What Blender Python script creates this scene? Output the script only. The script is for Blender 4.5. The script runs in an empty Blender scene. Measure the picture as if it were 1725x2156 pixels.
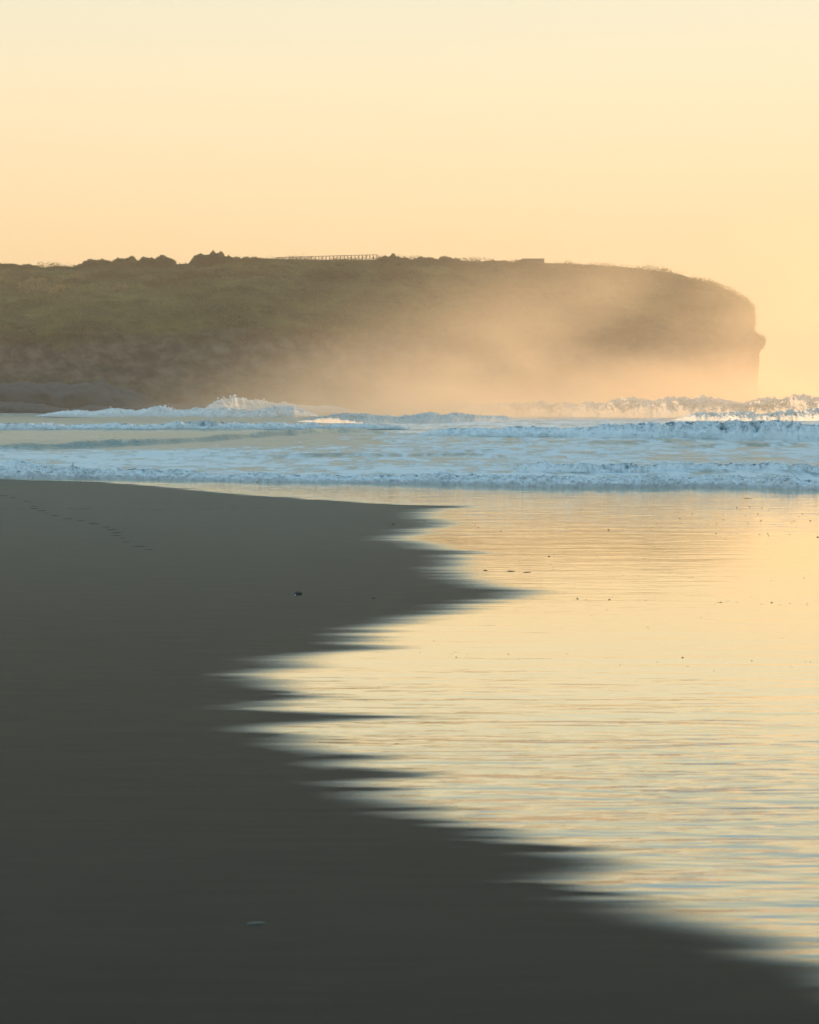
import bpy, math, random
import numpy as np

S = bpy.context.scene
C = S.collection
rng = np.random.default_rng(7)
random.seed(7)
R = math.radians

# ------------------------------------------------------------------ camera
EYE = 4.0                       # metres above the sea, from the dune behind the beach
FOV = R(30.0)
FPX = 1078.0 / math.tan(FOV / 2)
HORIZON = 835.0                 # picture row (of 2156) of the horizon
PITCH = math.atan((1078.0 - HORIZON) / FPX)
cam = bpy.data.cameras.new('camera')
cam.sensor_fit = 'VERTICAL'
cam.angle = FOV
cam.clip_start = 0.1
cam.clip_end = 9000
cam.dof.use_dof = True
cam.dof.focus_distance = 70
cam.dof.aperture_fstop = 1.6
camo = bpy.data.objects.new('camera', cam)
camo.location = (0, 0, EYE)
camo.rotation_euler = (math.pi / 2 - PITCH, 0, 0)
C.objects.link(camo)
S.camera = camo

# ------------------------------------------------------------------ sky, sun, exposure
SUN_AZ, SUN_EL = R(50), R(10.5)         # to the right of the view, low
sun_dir = (math.sin(SUN_AZ) * math.cos(SUN_EL), math.cos(SUN_AZ) * math.cos(SUN_EL), math.sin(SUN_EL))
w = bpy.data.worlds.new('World')
S.world = w
w.use_nodes = True
nt = w.node_tree
nt.nodes.clear()
def N(tree, kind, **kw):
    n = tree.nodes.new(kind)
    for k, v in kw.items():
        setattr(n, k, v)
    return n
def ramp(tree, stops, interp='EASE'):
    n = tree.nodes.new('ShaderNodeValToRGB')
    n.color_ramp.interpolation = interp
    e = n.color_ramp.elements
    e[0].position, e[0].color = stops[0][0], (*stops[0][1], 1)
    e[1].position, e[1].color = stops[1][0], (*stops[1][1], 1)
    for p, c in stops[2:]:
        x = e.new(p); x.color = (*c, 1)
    return n
L = nt.links.new
tc = N(nt, 'ShaderNodeTexCoord')
sep = N(nt, 'ShaderNodeSeparateXYZ'); L(tc.outputs['Generated'], sep.inputs[0])
zc = N(nt, 'ShaderNodeMath', operation='MAXIMUM'); zc.inputs[1].default_value = 0.0; L(sep.outputs['Z'], zc.inputs[0])
front = ramp(nt, [(0.0, (1.02, .65, .33)), (0.05, (1.08, .73, .38)), (0.10, (1.12, .84, .485)), (0.16, (1.06, .91, .61)),
                  (0.21, (.95, .91, .69)), (0.34, (.86, .80, .52)), (0.50, (.44, .60, .66)), (1.0, (.29, .59, .86))], 'LINEAR')
back = ramp(nt, [(0.0, (.68, .84, .94)), (0.12, (.66, .88, .97)), (0.35, (.52, .80, .98)), (1.0, (.29, .60, .88))], 'LINEAR')
L(zc.outputs[0], front.inputs[0]); L(zc.outputs[0], back.inputs[0])
dt = N(nt, 'ShaderNodeVectorMath', operation='DOT_PRODUCT'); L(tc.outputs['Generated'], dt.inputs[0])
glow_az = R(18)
dt.inputs[1].default_value = (math.sin(glow_az), math.cos(glow_az), 0)
mr = N(nt, 'ShaderNodeMapRange', interpolation_type='SMOOTHSTEP'); L(dt.outputs['Value'], mr.inputs[0])
mr.inputs[1].default_value = -0.5; mr.inputs[2].default_value = 0.8
mx = N(nt, 'ShaderNodeMix', data_type='RGBA'); L(mr.outputs[0], mx.inputs[0]); L(back.outputs[0], mx.inputs[6]); L(front.outputs[0], mx.inputs[7])
sky = N(nt, 'ShaderNodeTexSky', sky_type='NISHITA', sun_disc=False)
sky.sun_elevation = SUN_EL; sky.sun_rotation = SUN_AZ; sky.dust_density = 4.0; sky.altitude = 5
sk = N(nt, 'ShaderNodeVectorMath', operation='SCALE'); L(sky.outputs[0], sk.inputs[0]); sk.inputs[3].default_value = 0.08
mx2 = N(nt, 'ShaderNodeMix', data_type='RGBA'); mx2.inputs[0].default_value = 0.05
L(mx.outputs[2], mx2.inputs[6]); L(sk.outputs[0], mx2.inputs[7])
bg = N(nt, 'ShaderNodeBackground'); L(mx2.outputs[2], bg.inputs[0]); bg.inputs[1].default_value = 0.785
wo = N(nt, 'ShaderNodeOutputWorld'); L(bg.outputs[0], wo.inputs[0])

sl = bpy.data.lights.new('sun', 'SUN')
sl.energy = 5.0
sl.angle = R(1.0)
sl.color = (1.0, 0.60, 0.29)
slo = bpy.data.objects.new('sun', sl)
from mathutils import Vector
slo.rotation_euler = Vector(sun_dir).to_track_quat('Z', 'Y').to_euler()
slo.location = (200, 200, 60)
C.objects.link(slo)

vs = S.view_settings
vs.view_transform = 'Standard'; vs.look = 'None'; vs.exposure = 0.35; vs.gamma = 1.0; vs.use_curve_mapping = False
cy = S.cycles
cy.use_denoising = True
try:
    cy.denoiser = 'OPENIMAGEDENOISE'
    cy.denoising_prefilter = 'ACCURATE'
except Exception:
    pass
cy.max_bounces = 8; cy.diffuse_bounces = 2; cy.glossy_bounces = 3; cy.volume_bounces = 4
cy.transparent_max_bounces = 12
cy.caustics_reflective = False; cy.caustics_refractive = False
cy.sample_clamp_indirect = 4.0
cy.volume_step_rate = 1.0
cy.volume_max_steps = 160

# ------------------------------------------------------------------ helpers
def ray(px, py):
    """direction (x, y, z) through a picture point (1725 x 2156 frame), numpy friendly"""
    xr = (np.asarray(px, float) - 862.5) / FPX
    yr = (1078.0 - np.asarray(py, float)) / FPX
    cp, sp = math.cos(PITCH), math.sin(PITCH)
    return xr, cp + sp * yr, -sp + cp * yr
def ground(px, py, z=0.0):
    dx, dy, dz = ray(px, py)
    t = (z - EYE) / dz
    return dx * t, dy * t
def atdepth(px, py, y):
    dx, dy, dz = ray(px, py)
    t = y / dy
    return dx * t, EYE + dz * t
def project(x, y, z):
    cp, sp = math.cos(PITCH), math.sin(PITCH)
    zz = np.asarray(z) - EYE
    f = y * cp - zz * sp
    u = y * sp + zz * cp
    return 862.5 + FPX * x / f, 1078.0 - FPX * u / f

def _hash(ix, iy, iz, seed):
    h = (ix.astype(np.int64) * 374761393 + iy.astype(np.int64) * 668265263 + iz.astype(np.int64) * 1274126177 + seed * 974634777) & 0xFFFFFFFF
    h = ((h ^ (h >> 13)) * 1274126177) & 0xFFFFFFFF
    h = ((h ^ (h >> 16)) * 2246822519) & 0xFFFFFFFF
    return ((h ^ (h >> 15)) & 0xFFFFFF) / float(0x7FFFFF) - 1.0
def vnoise(x, y, z=0.0, seed=0):
    x, y, z = np.broadcast_arrays(np.asarray(x, float), np.asarray(y, float), np.asarray(z, float))
    fx, fy, fz = np.floor(x), np.floor(y), np.floor(z)
    ux, uy, uz = x - fx, y - fy, z - fz
    ux, uy, uz = [u * u * u * (u * (u * 6 - 15) + 10) for u in (ux, uy, uz)]
    r = 0
    for a in (0, 1):
        wx = ux if a else 1 - ux
        for b in (0, 1):
            wy = uy if b else 1 - uy
            for c in (0, 1):
                wz = uz if c else 1 - uz
                r = r + wx * wy * wz * _hash(fx + a, fy + b, fz + c, seed)
    return r
def fbm(x, y, z=0.0, octaves=4, seed=0, gain=0.5, billow=False):
    s, a, f, tot = 0.0, 1.0, 1.0, 0.0
    for o in range(octaves):
        n = vnoise(np.asarray(x) * f + 17.3 * o, np.asarray(y) * f - 9.1 * o, np.asarray(z) * f + 4.7 * o, seed + o)
        if billow:
            n = 1 - 2 * np.abs(n)
        s = s + a * n; tot += a; a *= gain; f *= 2.03
    return s / tot
def sstep(a, b, x):
    t = np.clip((np.asarray(x, float) - a) / (b - a), 0, 1)
    return t * t * (3 - 2 * t)

def link(name, me, mat=None, parent=None, loc=None):
    o = bpy.data.objects.new(name, me)
    C.objects.link(o)
    if mat and me and not me.materials:
        me.materials.append(mat)
    if parent:
        o.parent = parent
    if loc is not None:
        o.location = loc
    return o
def tag(o, label=None, cat=None, group=None, kind=None):
    if label: o['label'] = label
    if cat: o['category'] = cat
    if group: o['group'] = group
    if kind: o['kind'] = kind
    return o
def empty(name, loc):
    o = bpy.data.objects.new(name, None)
    o.empty_display_size = 0.3
    C.objects.link(o); o.location = loc
    return o
def mesh_np(name, co, faces, smooth=True, attrs=None):
    """co (n,3); faces (m,4) or (m,3) integer array"""
    me = bpy.data.meshes.new(name)
    co = np.ascontiguousarray(co, np.float32); faces = np.ascontiguousarray(faces, np.int32)
    k = faces.shape[1]
    me.vertices.add(len(co)); me.vertices.foreach_set('co', co.ravel())
    me.loops.add(faces.size); me.loops.foreach_set('vertex_index', faces.ravel())
    me.polygons.add(len(faces))
    me.polygons.foreach_set('loop_start', np.arange(0, faces.size, k, dtype=np.int32))
    me.polygons.foreach_set('loop_total', np.full(len(faces), k, np.int32))
    me.polygons.foreach_set('use_smooth', np.full(len(faces), smooth, bool))
    me.update(calc_edges=True)
    for an, av in (attrs or {}).items():
        a = me.attributes.new(an, 'FLOAT', 'POINT')
        a.data.foreach_set('value', np.ascontiguousarray(av, np.float32).ravel())
    return me
def grid_faces(nr, nc, flip=False):
    i = np.arange((nr - 1) * nc).reshape(nr - 1, nc)[:, :-1].ravel()
    f = np.stack([i, i + 1, i + nc + 1, i + nc], 1)
    return f[:, ::-1] if flip else f

# ------------------------------------------------------------------ materials
def new_mat(name):
    m = bpy.data.materials.new(name); m.use_nodes = True
    t = m.node_tree
    return m, t, t.nodes['Principled BSDF'], t.nodes['Material Output']
def attr(t, name):
    n = t.nodes.new('ShaderNodeAttribute'); n.attribute_name = name
    return n.outputs['Fac']
def noise_tex(t, scale, detail=4, rough=0.55, vec_scale=(1, 1, 1), rot=(0, 0, 0), coord='Object'):
    tcn = t.nodes.new('ShaderNodeTexCoord'); mp = t.nodes.new('ShaderNodeMapping')
    mp.inputs['Scale'].default_value = vec_scale; mp.inputs['Rotation'].default_value = rot
    t.links.new(tcn.outputs[coord], mp.inputs[0])
    n = t.nodes.new('ShaderNodeTexNoise'); n.inputs['Scale'].default_value = scale
    n.inputs['Detail'].default_value = detail; n.inputs['Roughness'].default_value = rough
    t.links.new(mp.outputs[0], n.inputs['Vector'])
    return n.outputs['Fac']
def mixc(t, fac, a, b):
    n = t.nodes.new('ShaderNodeMix'); n.data_type = 'RGBA'
    for sock, v in ((n.inputs[0], fac), (n.inputs[6], a), (n.inputs[7], b)):
        if isinstance(v, (int, float)): sock.default_value = v
        elif isinstance(v, tuple): sock.default_value = (*v, 1)
        else: t.links.new(v, sock)
    return n.outputs[2]
def math_n(t, op, a, b=None, clamp=False):
    n = t.nodes.new('ShaderNodeMath'); n.operation = op; n.use_clamp = clamp
    for sock, v in ((n.inputs[0], a), (n.inputs[1], b)):
        if v is None: continue
        if isinstance(v, (int, float)): sock.default_value = v
        else: t.links.new(v, sock)
    return n.outputs[0]
def maprange(t, v, a, b, c=0.0, d=1.0, smooth=True):
    n = t.nodes.new('ShaderNodeMapRange')
    n.interpolation_type = 'SMOOTHSTEP' if smooth else 'LINEAR'
    for i, q in enumerate((a, b, c, d)):
        n.inputs[1 + i].default_value = q
    t.links.new(v, n.inputs[0])
    return n.outputs[0]
def bump(t, h, strength, dist):
    n = t.nodes.new('ShaderNodeBump'); n.inputs['Strength'].default_value = strength; n.inputs['Distance'].default_value = dist
    t.links.new(h, n.inputs['Height'])
    return n.outputs[0]

def plain(name, col, rough=0.8, var=0.25, scale=6.0):
    m, t, p, o = new_mat(name)
    n = noise_tex(t, scale)
    c2 = tuple(x * (1 - var) for x in col); c1 = tuple(min(1, x * (1 + var)) for x in col)
    t.links.new(mixc(t, n, c2, c1), p.inputs['Base Color'])
    p.inputs['Roughness'].default_value = rough
    return m
def mat_sand():
    m, t, p, o = new_mat('damp_sand')
    big = noise_tex(t, 0.35, 3, 0.5, (0.35, 1.6, 1), (0, 0, R(-4)))
    fine = noise_tex(t, 60, 3, 0.6)
    mid = noise_tex(t, 2.2, 4, 0.6, (0.3, 2.5, 1), (0, 0, R(-4)))
    f = math_n(t, 'ADD', math_n(t, 'MULTIPLY', big, 0.6), math_n(t, 'MULTIPLY', mid, 0.4))
    col = mixc(t, maprange(t, f, 0.3, 0.7), (0.0185, 0.0185, 0.0155), (0.0235, 0.0235, 0.0195))
    col = mixc(t, attr(t, 'drier'), col, (0.072, 0.088, 0.076))
    col = mixc(t, math_n(t, 'MULTIPLY', fine, 0.35), col, (0.026, 0.025, 0.021))
    t.links.new(col, p.inputs['Base Color'])
    t.links.new(maprange(t, mid, 0.3, 0.75, 0.52, 0.57), p.inputs['Roughness'])
    p.inputs['IOR'].default_value = 1.17
    t.links.new(bump(t, math_n(t, 'ADD', fine, math_n(t, 'MULTIPLY', mid, 0.7)), 0.2, 0.01), p.inputs['Normal'])
    return m
def mat_film():
    m, t, p, o = new_mat('thin_water')
    wet = attr(t, 'wet')
    rip1 = noise_tex(t, 1.0, 2.5, 0.5, (0.8, 4.6, 1), (0, 0, R(-3)))
    rip2 = noise_tex(t, 1.0, 3, 0.5, (0.22, 1.1, 1), (0, 0, R(-3)))
    h = math_n(t, 'ADD', rip1, math_n(t, 'MULTIPLY', rip2, 2.2))
    p.inputs['Base Color'].default_value = (0.085, 0.078, 0.058, 1)
    p.inputs['IOR'].default_value = 1.33
    p.inputs['Specular IOR Level'].default_value = 0.5
    t.links.new(maprange(t, wet, 0.15, 1.0, 0.55, 0.035), p.inputs['Roughness'])
    bn = t.nodes.new('ShaderNodeBump'); bn.inputs['Distance'].default_value = 0.05
    t.links.new(attr(t, 'choppy'), bn.inputs['Strength'])
    t.links.new(h, bn.inputs['Height'])
    t.links.new(bn.outputs[0], p.inputs['Normal'])
    gl = t.nodes.new('ShaderNodeBsdfGlossy'); gl.inputs['Color'].default_value = (0.97, 0.96, 0.86, 1)
    t.links.new(maprange(t, wet, 0.2, 0.95, 0.52, 0.04), gl.inputs['Roughness'])
    t.links.new(bn.outputs[0], gl.inputs['Normal'])
    lw = t.nodes.new('ShaderNodeLayerWeight')
    fr = math_n(t, 'ADD', 0.30, math_n(t, 'MULTIPLY', math_n(t, 'POWER', lw.outputs['Facing'], 3.0), 0.76), True)
    mg = t.nodes.new('ShaderNodeMixShader')
    t.links.new(fr, mg.inputs[0]); t.links.new(p.outputs[0], mg.inputs[1]); t.links.new(gl.outputs[0], mg.inputs[2])
    tr = t.nodes.new('ShaderNodeBsdfTransparent'); ms = t.nodes.new('ShaderNodeMixShader')
    t.links.new(maprange(t, wet, 0.0, 0.92), ms.inputs[0])
    t.links.new(tr.outputs[0], ms.inputs[1]); t.links.new(mg.outputs[0], ms.inputs[2])
    t.links.new(ms.outputs[0], o.inputs['Surface'])
    return m
def mat_sea():
    m, t, p, o = new_mat('sea_water')
    foam = attr(t, 'foam')
    n1 = noise_tex(t, 1.0, 5, 0.62, (0.42, 0.20, 1))
    n2 = noise_tex(t, 1.0, 4, 0.6, (1.6, 0.42, 1))
    lace = math_n(t, 'ADD', math_n(t, 'MULTIPLY', n1, 0.65), math_n(t, 'MULTIPLY', n2, 0.35))
    f = math_n(t, 'ADD', foam, math_n(t, 'MULTIPLY', math_n(t, 'SUBTRACT', lace, 0.5), 3.6))
    f = maprange(t, f, 0.25, 0.85)
    t.links.new(mixc(t, f, (0.15, 0.25, 0.25), (0.68, 0.73, 0.74)), p.inputs['Base Color'])
    t.links.new(maprange(t, f, 0, 1, 0.28, 0.6), p.inputs['Roughness'])
    p.inputs['IOR'].default_value = 1.33
    t.links.new(bump(t, lace, 0.9, 0.6), p.inputs['Normal'])
    return m
def mat_foam(name, through):
    m, t, p, o = new_mat(name)
    thin = attr(t, 'thin')
    n1 = noise_tex(t, 1.6, 6, 0.68, (1.0, 1.0, 0.55))
    n2 = noise_tex(t, 7.0, 3, 0.6, (1.0, 1.0, 0.5))
    n = math_n(t, 'ADD', math_n(t, 'MULTIPLY', n1, 0.7), math_n(t, 'MULTIPLY', n2, 0.3))
    f = math_n(t, 'ADD', thin, math_n(t, 'MULTIPLY', math_n(t, 'SUBTRACT', n, 0.5), 2.1))
    f = maprange(t, f, 0.05, 0.85)
    t.links.new(mixc(t, f, (0.90, 0.93, 0.93), (0.10, 0.20, 0.24)), p.inputs['Base Color'])
    t.links.new(maprange(t, f, 0, 1, 0.75, 0.25), p.inputs['Roughness'])
    p.inputs['IOR'].default_value = 1.33
    t.links.new(bump(t, n, 0.8, 0.2), p.inputs['Normal'])
    tl = t.nodes.new('ShaderNodeBsdfTranslucent'); tl.inputs[0].default_value = (0.88, 0.88, 0.85, 1)
    ms = t.nodes.new('ShaderNodeMixShader')
    t.links.new(math_n(t, 'MULTIPLY', math_n(t, 'SUBTRACT', 1.0, f), through), ms.inputs[0])
    t.links.new(p.outputs[0], ms.inputs[1]); t.links.new(tl.outputs[0], ms.inputs[2])
    t.links.new(ms.outputs[0], o.inputs['Surface'])
    return m
def mat_headland():
    m, t, p, o = new_mat('headland_rock_and_scrub')
    veg = attr(t, 'veg')
    dry = attr(t, 'dry')
    n1 = noise_tex(t, 0.10, 3.5, 0.6)
    n2 = noise_tex(t, 0.5, 4, 0.65)
    strata = noise_tex(t, 1.0, 4, 0.6, (0.22, 0.22, 0.32), (0, R(14), 0))
    rock = mixc(t, maprange(t, strata, 0.30, 0.75), (0.040, 0.034, 0.030), (0.19, 0.145, 0.105))
    green = mixc(t, maprange(t, n1, 0.36, 0.64), (0.028, 0.033, 0.007), (0.135, 0.118, 0.032))
    green = mixc(t, maprange(t, n2, 0.58, 0.75), green, (0.17, 0.13, 0.06))
    f = maprange(t, math_n(t, 'ADD', veg, math_n(t, 'MULTIPLY', math_n(t, 'SUBTRACT', n1, 0.5), 1.4)), 0.4, 0.6)
    col = mixc(t, f, rock, green)
    g = maprange(t, math_n(t, 'ADD', dry, math_n(t, 'MULTIPLY', math_n(t, 'SUBTRACT', n2, 0.5), 1.0)), 0.4, 0.7)
    col = mixc(t, g, col, (0.30, 0.21, 0.09))
    t.links.new(col, p.inputs['Base Color'])
    p.inputs['Roughness'].default_value = 0.95
    p.inputs['Specular IOR Level'].default_value = 0.1
    t.links.new(bump(t, math_n(t, 'ADD', n2, strata), 0.6, 0.8), p.inputs['Normal'])
    return m
def mat_leaf(name, a, b):
    m, t, p, o = new_mat(name)
    n = noise_tex(t, 0.9, 3)
    t.links.new(mixc(t, maprange(t, n, 0.35, 0.65), a, b), p.inputs['Base Color'])
    p.inputs['Roughness'].default_value = 0.7
    tl = t.nodes.new('ShaderNodeBsdfTranslucent'); tl.inputs[0].default_value = (*[x * 1.5 for x in b], 1)
    ms = t.nodes.new('ShaderNodeMixShader'); ms.inputs[0].default_value = 0.45
    t.links.new(p.outputs[0], ms.inputs[1]); t.links.new(tl.outputs[0], ms.inputs[2])
    t.links.new(ms.outputs[0], o.inputs['Surface'])
    return m

M_SAND, M_FILM, M_SEA, M_HEAD = mat_sand(), mat_film(), mat_sea(), mat_headland()
M_FOAM, M_SPRAY = mat_foam('breaking_foam', 0.08), mat_foam('thrown_spray', 0.72)
M_LEAF = mat_leaf('scrub_leaves', (0.030, 0.038, 0.010), (0.095, 0.092, 0.026))
M_GRASS = mat_leaf('dry_grass', (0.16, 0.12, 0.05), (0.32, 0.23, 0.10))
M_BARK = plain('weathered_bark', (0.10, 0.08, 0.06))
M_WOOD = plain('grey_timber', (0.13, 0.10, 0.075))
M_ROCK = plain('wet_rock', (0.030, 0.030, 0.032), 0.7, 0.4, 0.5)
M_PEBBLE = plain('dark_pebble', (0.045, 0.042, 0.036), 0.6, 0.4, 30)
M_BONE = plain('bleached_driftwood', (0.24, 0.23, 0.19), 0.8, 0.2, 12)
M_SHELL = plain('white_shell', (0.7, 0.7, 0.66), 0.5, 0.1, 20)
M_BLOCK = plain('weathered_boards', (0.12, 0.09, 0.06), 0.9, 0.3, 3)
M_FEATHER = plain('grey_feathers', (0.25, 0.24, 0.23), 0.8, 0.2, 4)

# ------------------------------------------------------------------ beach
def shore_y(x):
    return 88.0 - 0.30 * np.asarray(x)
def sand_z(x, y):
    s = y - shore_y(np.clip(x, -60, 60))
    z = -0.035 * np.maximum(s, 0) ** 1.0
    z = np.maximum(z, -2.5)
    z = z + 0.012 * vnoise(x * 0.25, y * 0.12, 0, 3) * sstep(-4, -10, s)
    back_ = np.maximum(9.5 - y, 0)
    z = z + 2.3 * sstep(0, 11, back_) + 3.0 * sstep(14, 50, back_) + 0.5 * vnoise(x * .05, y * .05, 0, 5) * sstep(10, 30, back_)
    return z
def axis(lo, hi, step, far_lo, far_hi, grow=1.15):
    mid = np.arange(lo, hi + step / 2, step)
    out, d, p = [], step, hi
    while p < far_hi:
        d *= grow; p = min(p + d, far_hi); out.append(p)
    inn, d, p = [], step, lo
    while p > far_lo:
        d *= grow; p = max(p - d, far_lo); inn.append(p)
    return np.array(inn[::-1] + list(mid) + out)
xs = axis(-24, 24, 0.25, -2300, 2300); ys = axis(6, 104, 0.25, -300, 2300)
X, Y = np.meshgrid(xs, ys)
drier = sstep(18, 75, Y + 6 * vnoise(X * .12, Y * .05, 0, 8)) * sstep(9, -4, X)       # sand the swash has not reached for a while
beach = link('beach_sand', mesh_np('beach_sand', np.stack([X, Y, sand_z(X, Y)], -1).reshape(-1, 3), grid_faces(len(ys), len(xs)), attrs={'drier': drier}), M_SAND)
tag(beach, kind='structure')

# thin sheet of water left by the swash; row -> where its soft edge lies
EDGE = np.array([(1000, -400), (1008, -40), (1014, 190), (1025, 350), (1040, 500), (1050, 620), (1057, 740), (1063, 860), (1067, 985), (1070, 950), (1077, 880),
    (1085, 905), (1100, 930), (1112, 900), (1125, 850), (1137, 825), (1148, 880), (1158, 930), (1166, 1010), (1172, 960), (1180, 920), (1190, 950),
    (1205, 960), (1215, 930), (1228, 1000), (1240, 1060), (1249, 1120), (1258, 1060), (1270, 990), (1285, 980), (1297, 900), (1310, 840), (1325, 790),
    (1337, 740), (1350, 730), (1358, 770), (1365, 850), (1372, 700), (1385, 600), (1395, 560), (1405, 600), (1414, 610), (1421, 485), (1430, 530),
    (1445, 590), (1455, 610), (1465, 560), (1480, 580), (1490, 480), (1496, 520), (1503, 700), (1510, 800), (1516, 860), (1524, 610), (1535, 570),
    (1550, 560), (1560, 620), (1566, 720), (1573, 580), (1580, 650), (1590, 740), (1605, 660), (1620, 710), (1630, 860), (1640, 900), (1650, 730),
    (1662, 770), (1680, 810), (1700, 850), (1720, 900), (1745, 970), (1765, 1020), (1785, 1110), (1805, 1180), (1822, 1270), (1850, 1190), (1880, 1250),
    (1900, 1290), (1920, 1370), (1940, 1450), (1960, 1530), (1990, 1610), (2020, 1680), (2060, 1770), (2160, 1980), (2300, 2300)], float)
rows = np.concatenate([np.arange(1004, 1100, 1.2), np.arange(1100, 2230, 2.2)])
cols = np.concatenate([np.linspace(-60, 1760, 420), np.linspace(1780, 3600, 50)])
PX, PY = np.meshgrid(cols, rows)
FX, FY = ground(PX, PY, 0.0)
er = np.arange(1000, 2301, 1.0); ev = np.interp(er, EDGE[:, 0], EDGE[:, 1])
kr = np.exp(-np.linspace(-3.6, 3.6, 37) ** 2 / 2); kr /= kr.sum()
ev = np.convolve(np.pad(ev, 18, 'edge'), kr, 'valid') * sstep(1066, 1080, er) + ev * sstep(1080, 1066, er)
eb = np.interp(PY, er, ev)
depth_m = FPX / np.maximum(FY, 1)                 # px per metre
width = 115 + 0.17 * (PY - 1000)
thin_top = sstep(1075, 1060, PY)
width = width * (1 - thin_top) + 60 * thin_top
jit = (45 + 0.10 * (PY - 1000)) * fbm(FX * 0.22, FY * 2.6, 0, 4, 21)
wet = sstep(-0.8, 1.0, (PX - eb + jit) / width)
streak = fbm(FX * 0.35, FY * 3.0, 0, 4, 31)
near_edge = np.exp(-np.maximum(PX - eb, 0) / 260) * sstep(1380, 1460, PY)
wet = np.clip(wet - 0.4 * near_edge * sstep(0.05, 0.5, streak), 0, 1)
choppy = 0.08 + 1.0 * sstep(1320, 1800, PY) + 0.20 * sstep(1180, 1060, PY) + 0.5 * np.exp(-np.maximum(PX - eb, 0) / 110) * sstep(1080, 1055, PY)
FZ = sand_z(FX, FY)
film = link('swash_water', mesh_np('swash_water', np.stack([FX, FY, FZ + 0.006], -1).reshape(-1, 3), grid_faces(len(rows), len(cols), True),
            attrs={'wet': wet, 'choppy': choppy}), M_FILM)
tag(film, kind='structure')

# ------------------------------------------------------------------ sea
rows = np.concatenate([np.arange(1040, 845, -0.55), 835 + np.geomspace(10, 6.2, 26)[1:]])
cols = np.concatenate([np.linspace(-5200, -400, 40), np.linspace(-390, 2115, 900), np.linspace(2130, 6900, 40)])
PX, PY = np.meshgrid(cols, rows)
SX, SY = ground(PX, PY, 0.0)
# swell lines: list of (crest points, height, width in metres, x range feather)
def crest_line(pts, SX, SY):
    g = np.array([[*map(float, ground(p[0], p[1]))] for p in pts])
    yc = np.interp(SX, g[:, 0], g[:, 1])
    a = sstep(g[0, 0] - 6, g[0, 0] + 6, SX) * sstep(g[-1, 0] + 6, g[-1, 0] - 6, SX)
    return yc, a
SZ = 0.17 * fbm(SX * 0.22, SY * 0.40, 0, 5, 41) * sstep(83, 95, SY) + 0.25 * fbm(SX * .03, SY * .06, 0, 3, 44) * sstep(110, 200, SY)
ridge = np.zeros_like(SZ)
for pts, hgt, wd in (([(-80, 948), (150, 942), (350, 934), (560, 921), (690, 913), (730, 915)], 0.75, 3.0),
                     ([(690, 915), (760, 914), (860, 917)], 0.45, 2.5),
                     ([(-200, 905), (300, 902), (520, 898), (760, 902)], 0.5, 4.0),
                     ([(200, 882), (600, 882), (900, 882)], 0.5, 6.0),
                     ([(1050, 990), (1300, 992), (1800, 1003)], 0.25, 1.2),
                     ([(500, 962), (700, 960), (900, 958), (1100, 961)], 0.22, 1.2),
                     ([(1350, 945), (1500, 941), (1725, 939)], 0.25, 1.4),
                     ([(850, 955), (1000, 952), (1200, 953)], 0.2, 1.2),
                     ([(1000, 930), (1300, 934), (1500, 932)], 0.3, 2.0),
                     ([(250, 960), (400, 956), (560, 957)], 0.2, 1.2)):
    yc, a = crest_line(pts, SX, SY)
    d = SY - yc + 1.2 * vnoise(SX * 0.12, 0, 0, int(hgt * 100))
    prof = np.where(d < 0, np.exp(-(d / (wd * 0.45)) ** 2), np.exp(-(d / (wd * 1.5)) ** 2))
    prof = prof * a * (0.75 + 0.35 * fbm(SX * 0.2, SY * .1, 0, 3, 77))
    SZ = SZ + hgt * prof
    ridge = np.maximum(ridge, np.where(d < 0.3 * wd, prof, 0) * min(1, hgt * 2.0))
# how much of the surface is covered in foam
fo = 0.72 * sstep(930, 955, PY) + 0.08 * sstep(985, 1008, PY)
fo = fo + 0.58 * sstep(860, 900, PY) * sstep(955, 930, PY) * sstep(520, 900, PX)
fo = fo + 0.30 * sstep(905, 885, PY) * sstep(500, 800, PX)
fo = fo + 0.35 * sstep(900, 870, PY) * sstep(500, 100, PX) * sstep(866, 872, PY)
glass = sstep(560, 300, PX) * sstep(870, 876, PY) * sstep(893, 888, PY)
glass = np.maximum(glass, sstep(760, 690, PX) * sstep(902, 908, PY) * sstep(946 - 0.045 * PX, 938 - 0.045 * PX, PY))
fo = fo * (1 - 0.95 * glass)
fo = fo + 0.34 * fbm(SX * 0.16, SY * 0.06, 0, 5, 51) * (1 - glass)
fo = np.clip(fo - 0.55 * ridge, 0, 1)
SZ = SZ - 0.5 * sstep(1.2, 0.0, SY - shore_y(np.clip(SX, -60, 60)))
sea = link('sea', mesh_np('sea', np.stack([SX, SY, SZ - 0.02], -1).reshape(-1, 3), grid_faces(len(rows), len(cols)), attrs={'foam': fo}), M_SEA)
tag(sea, kind='structure')

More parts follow.
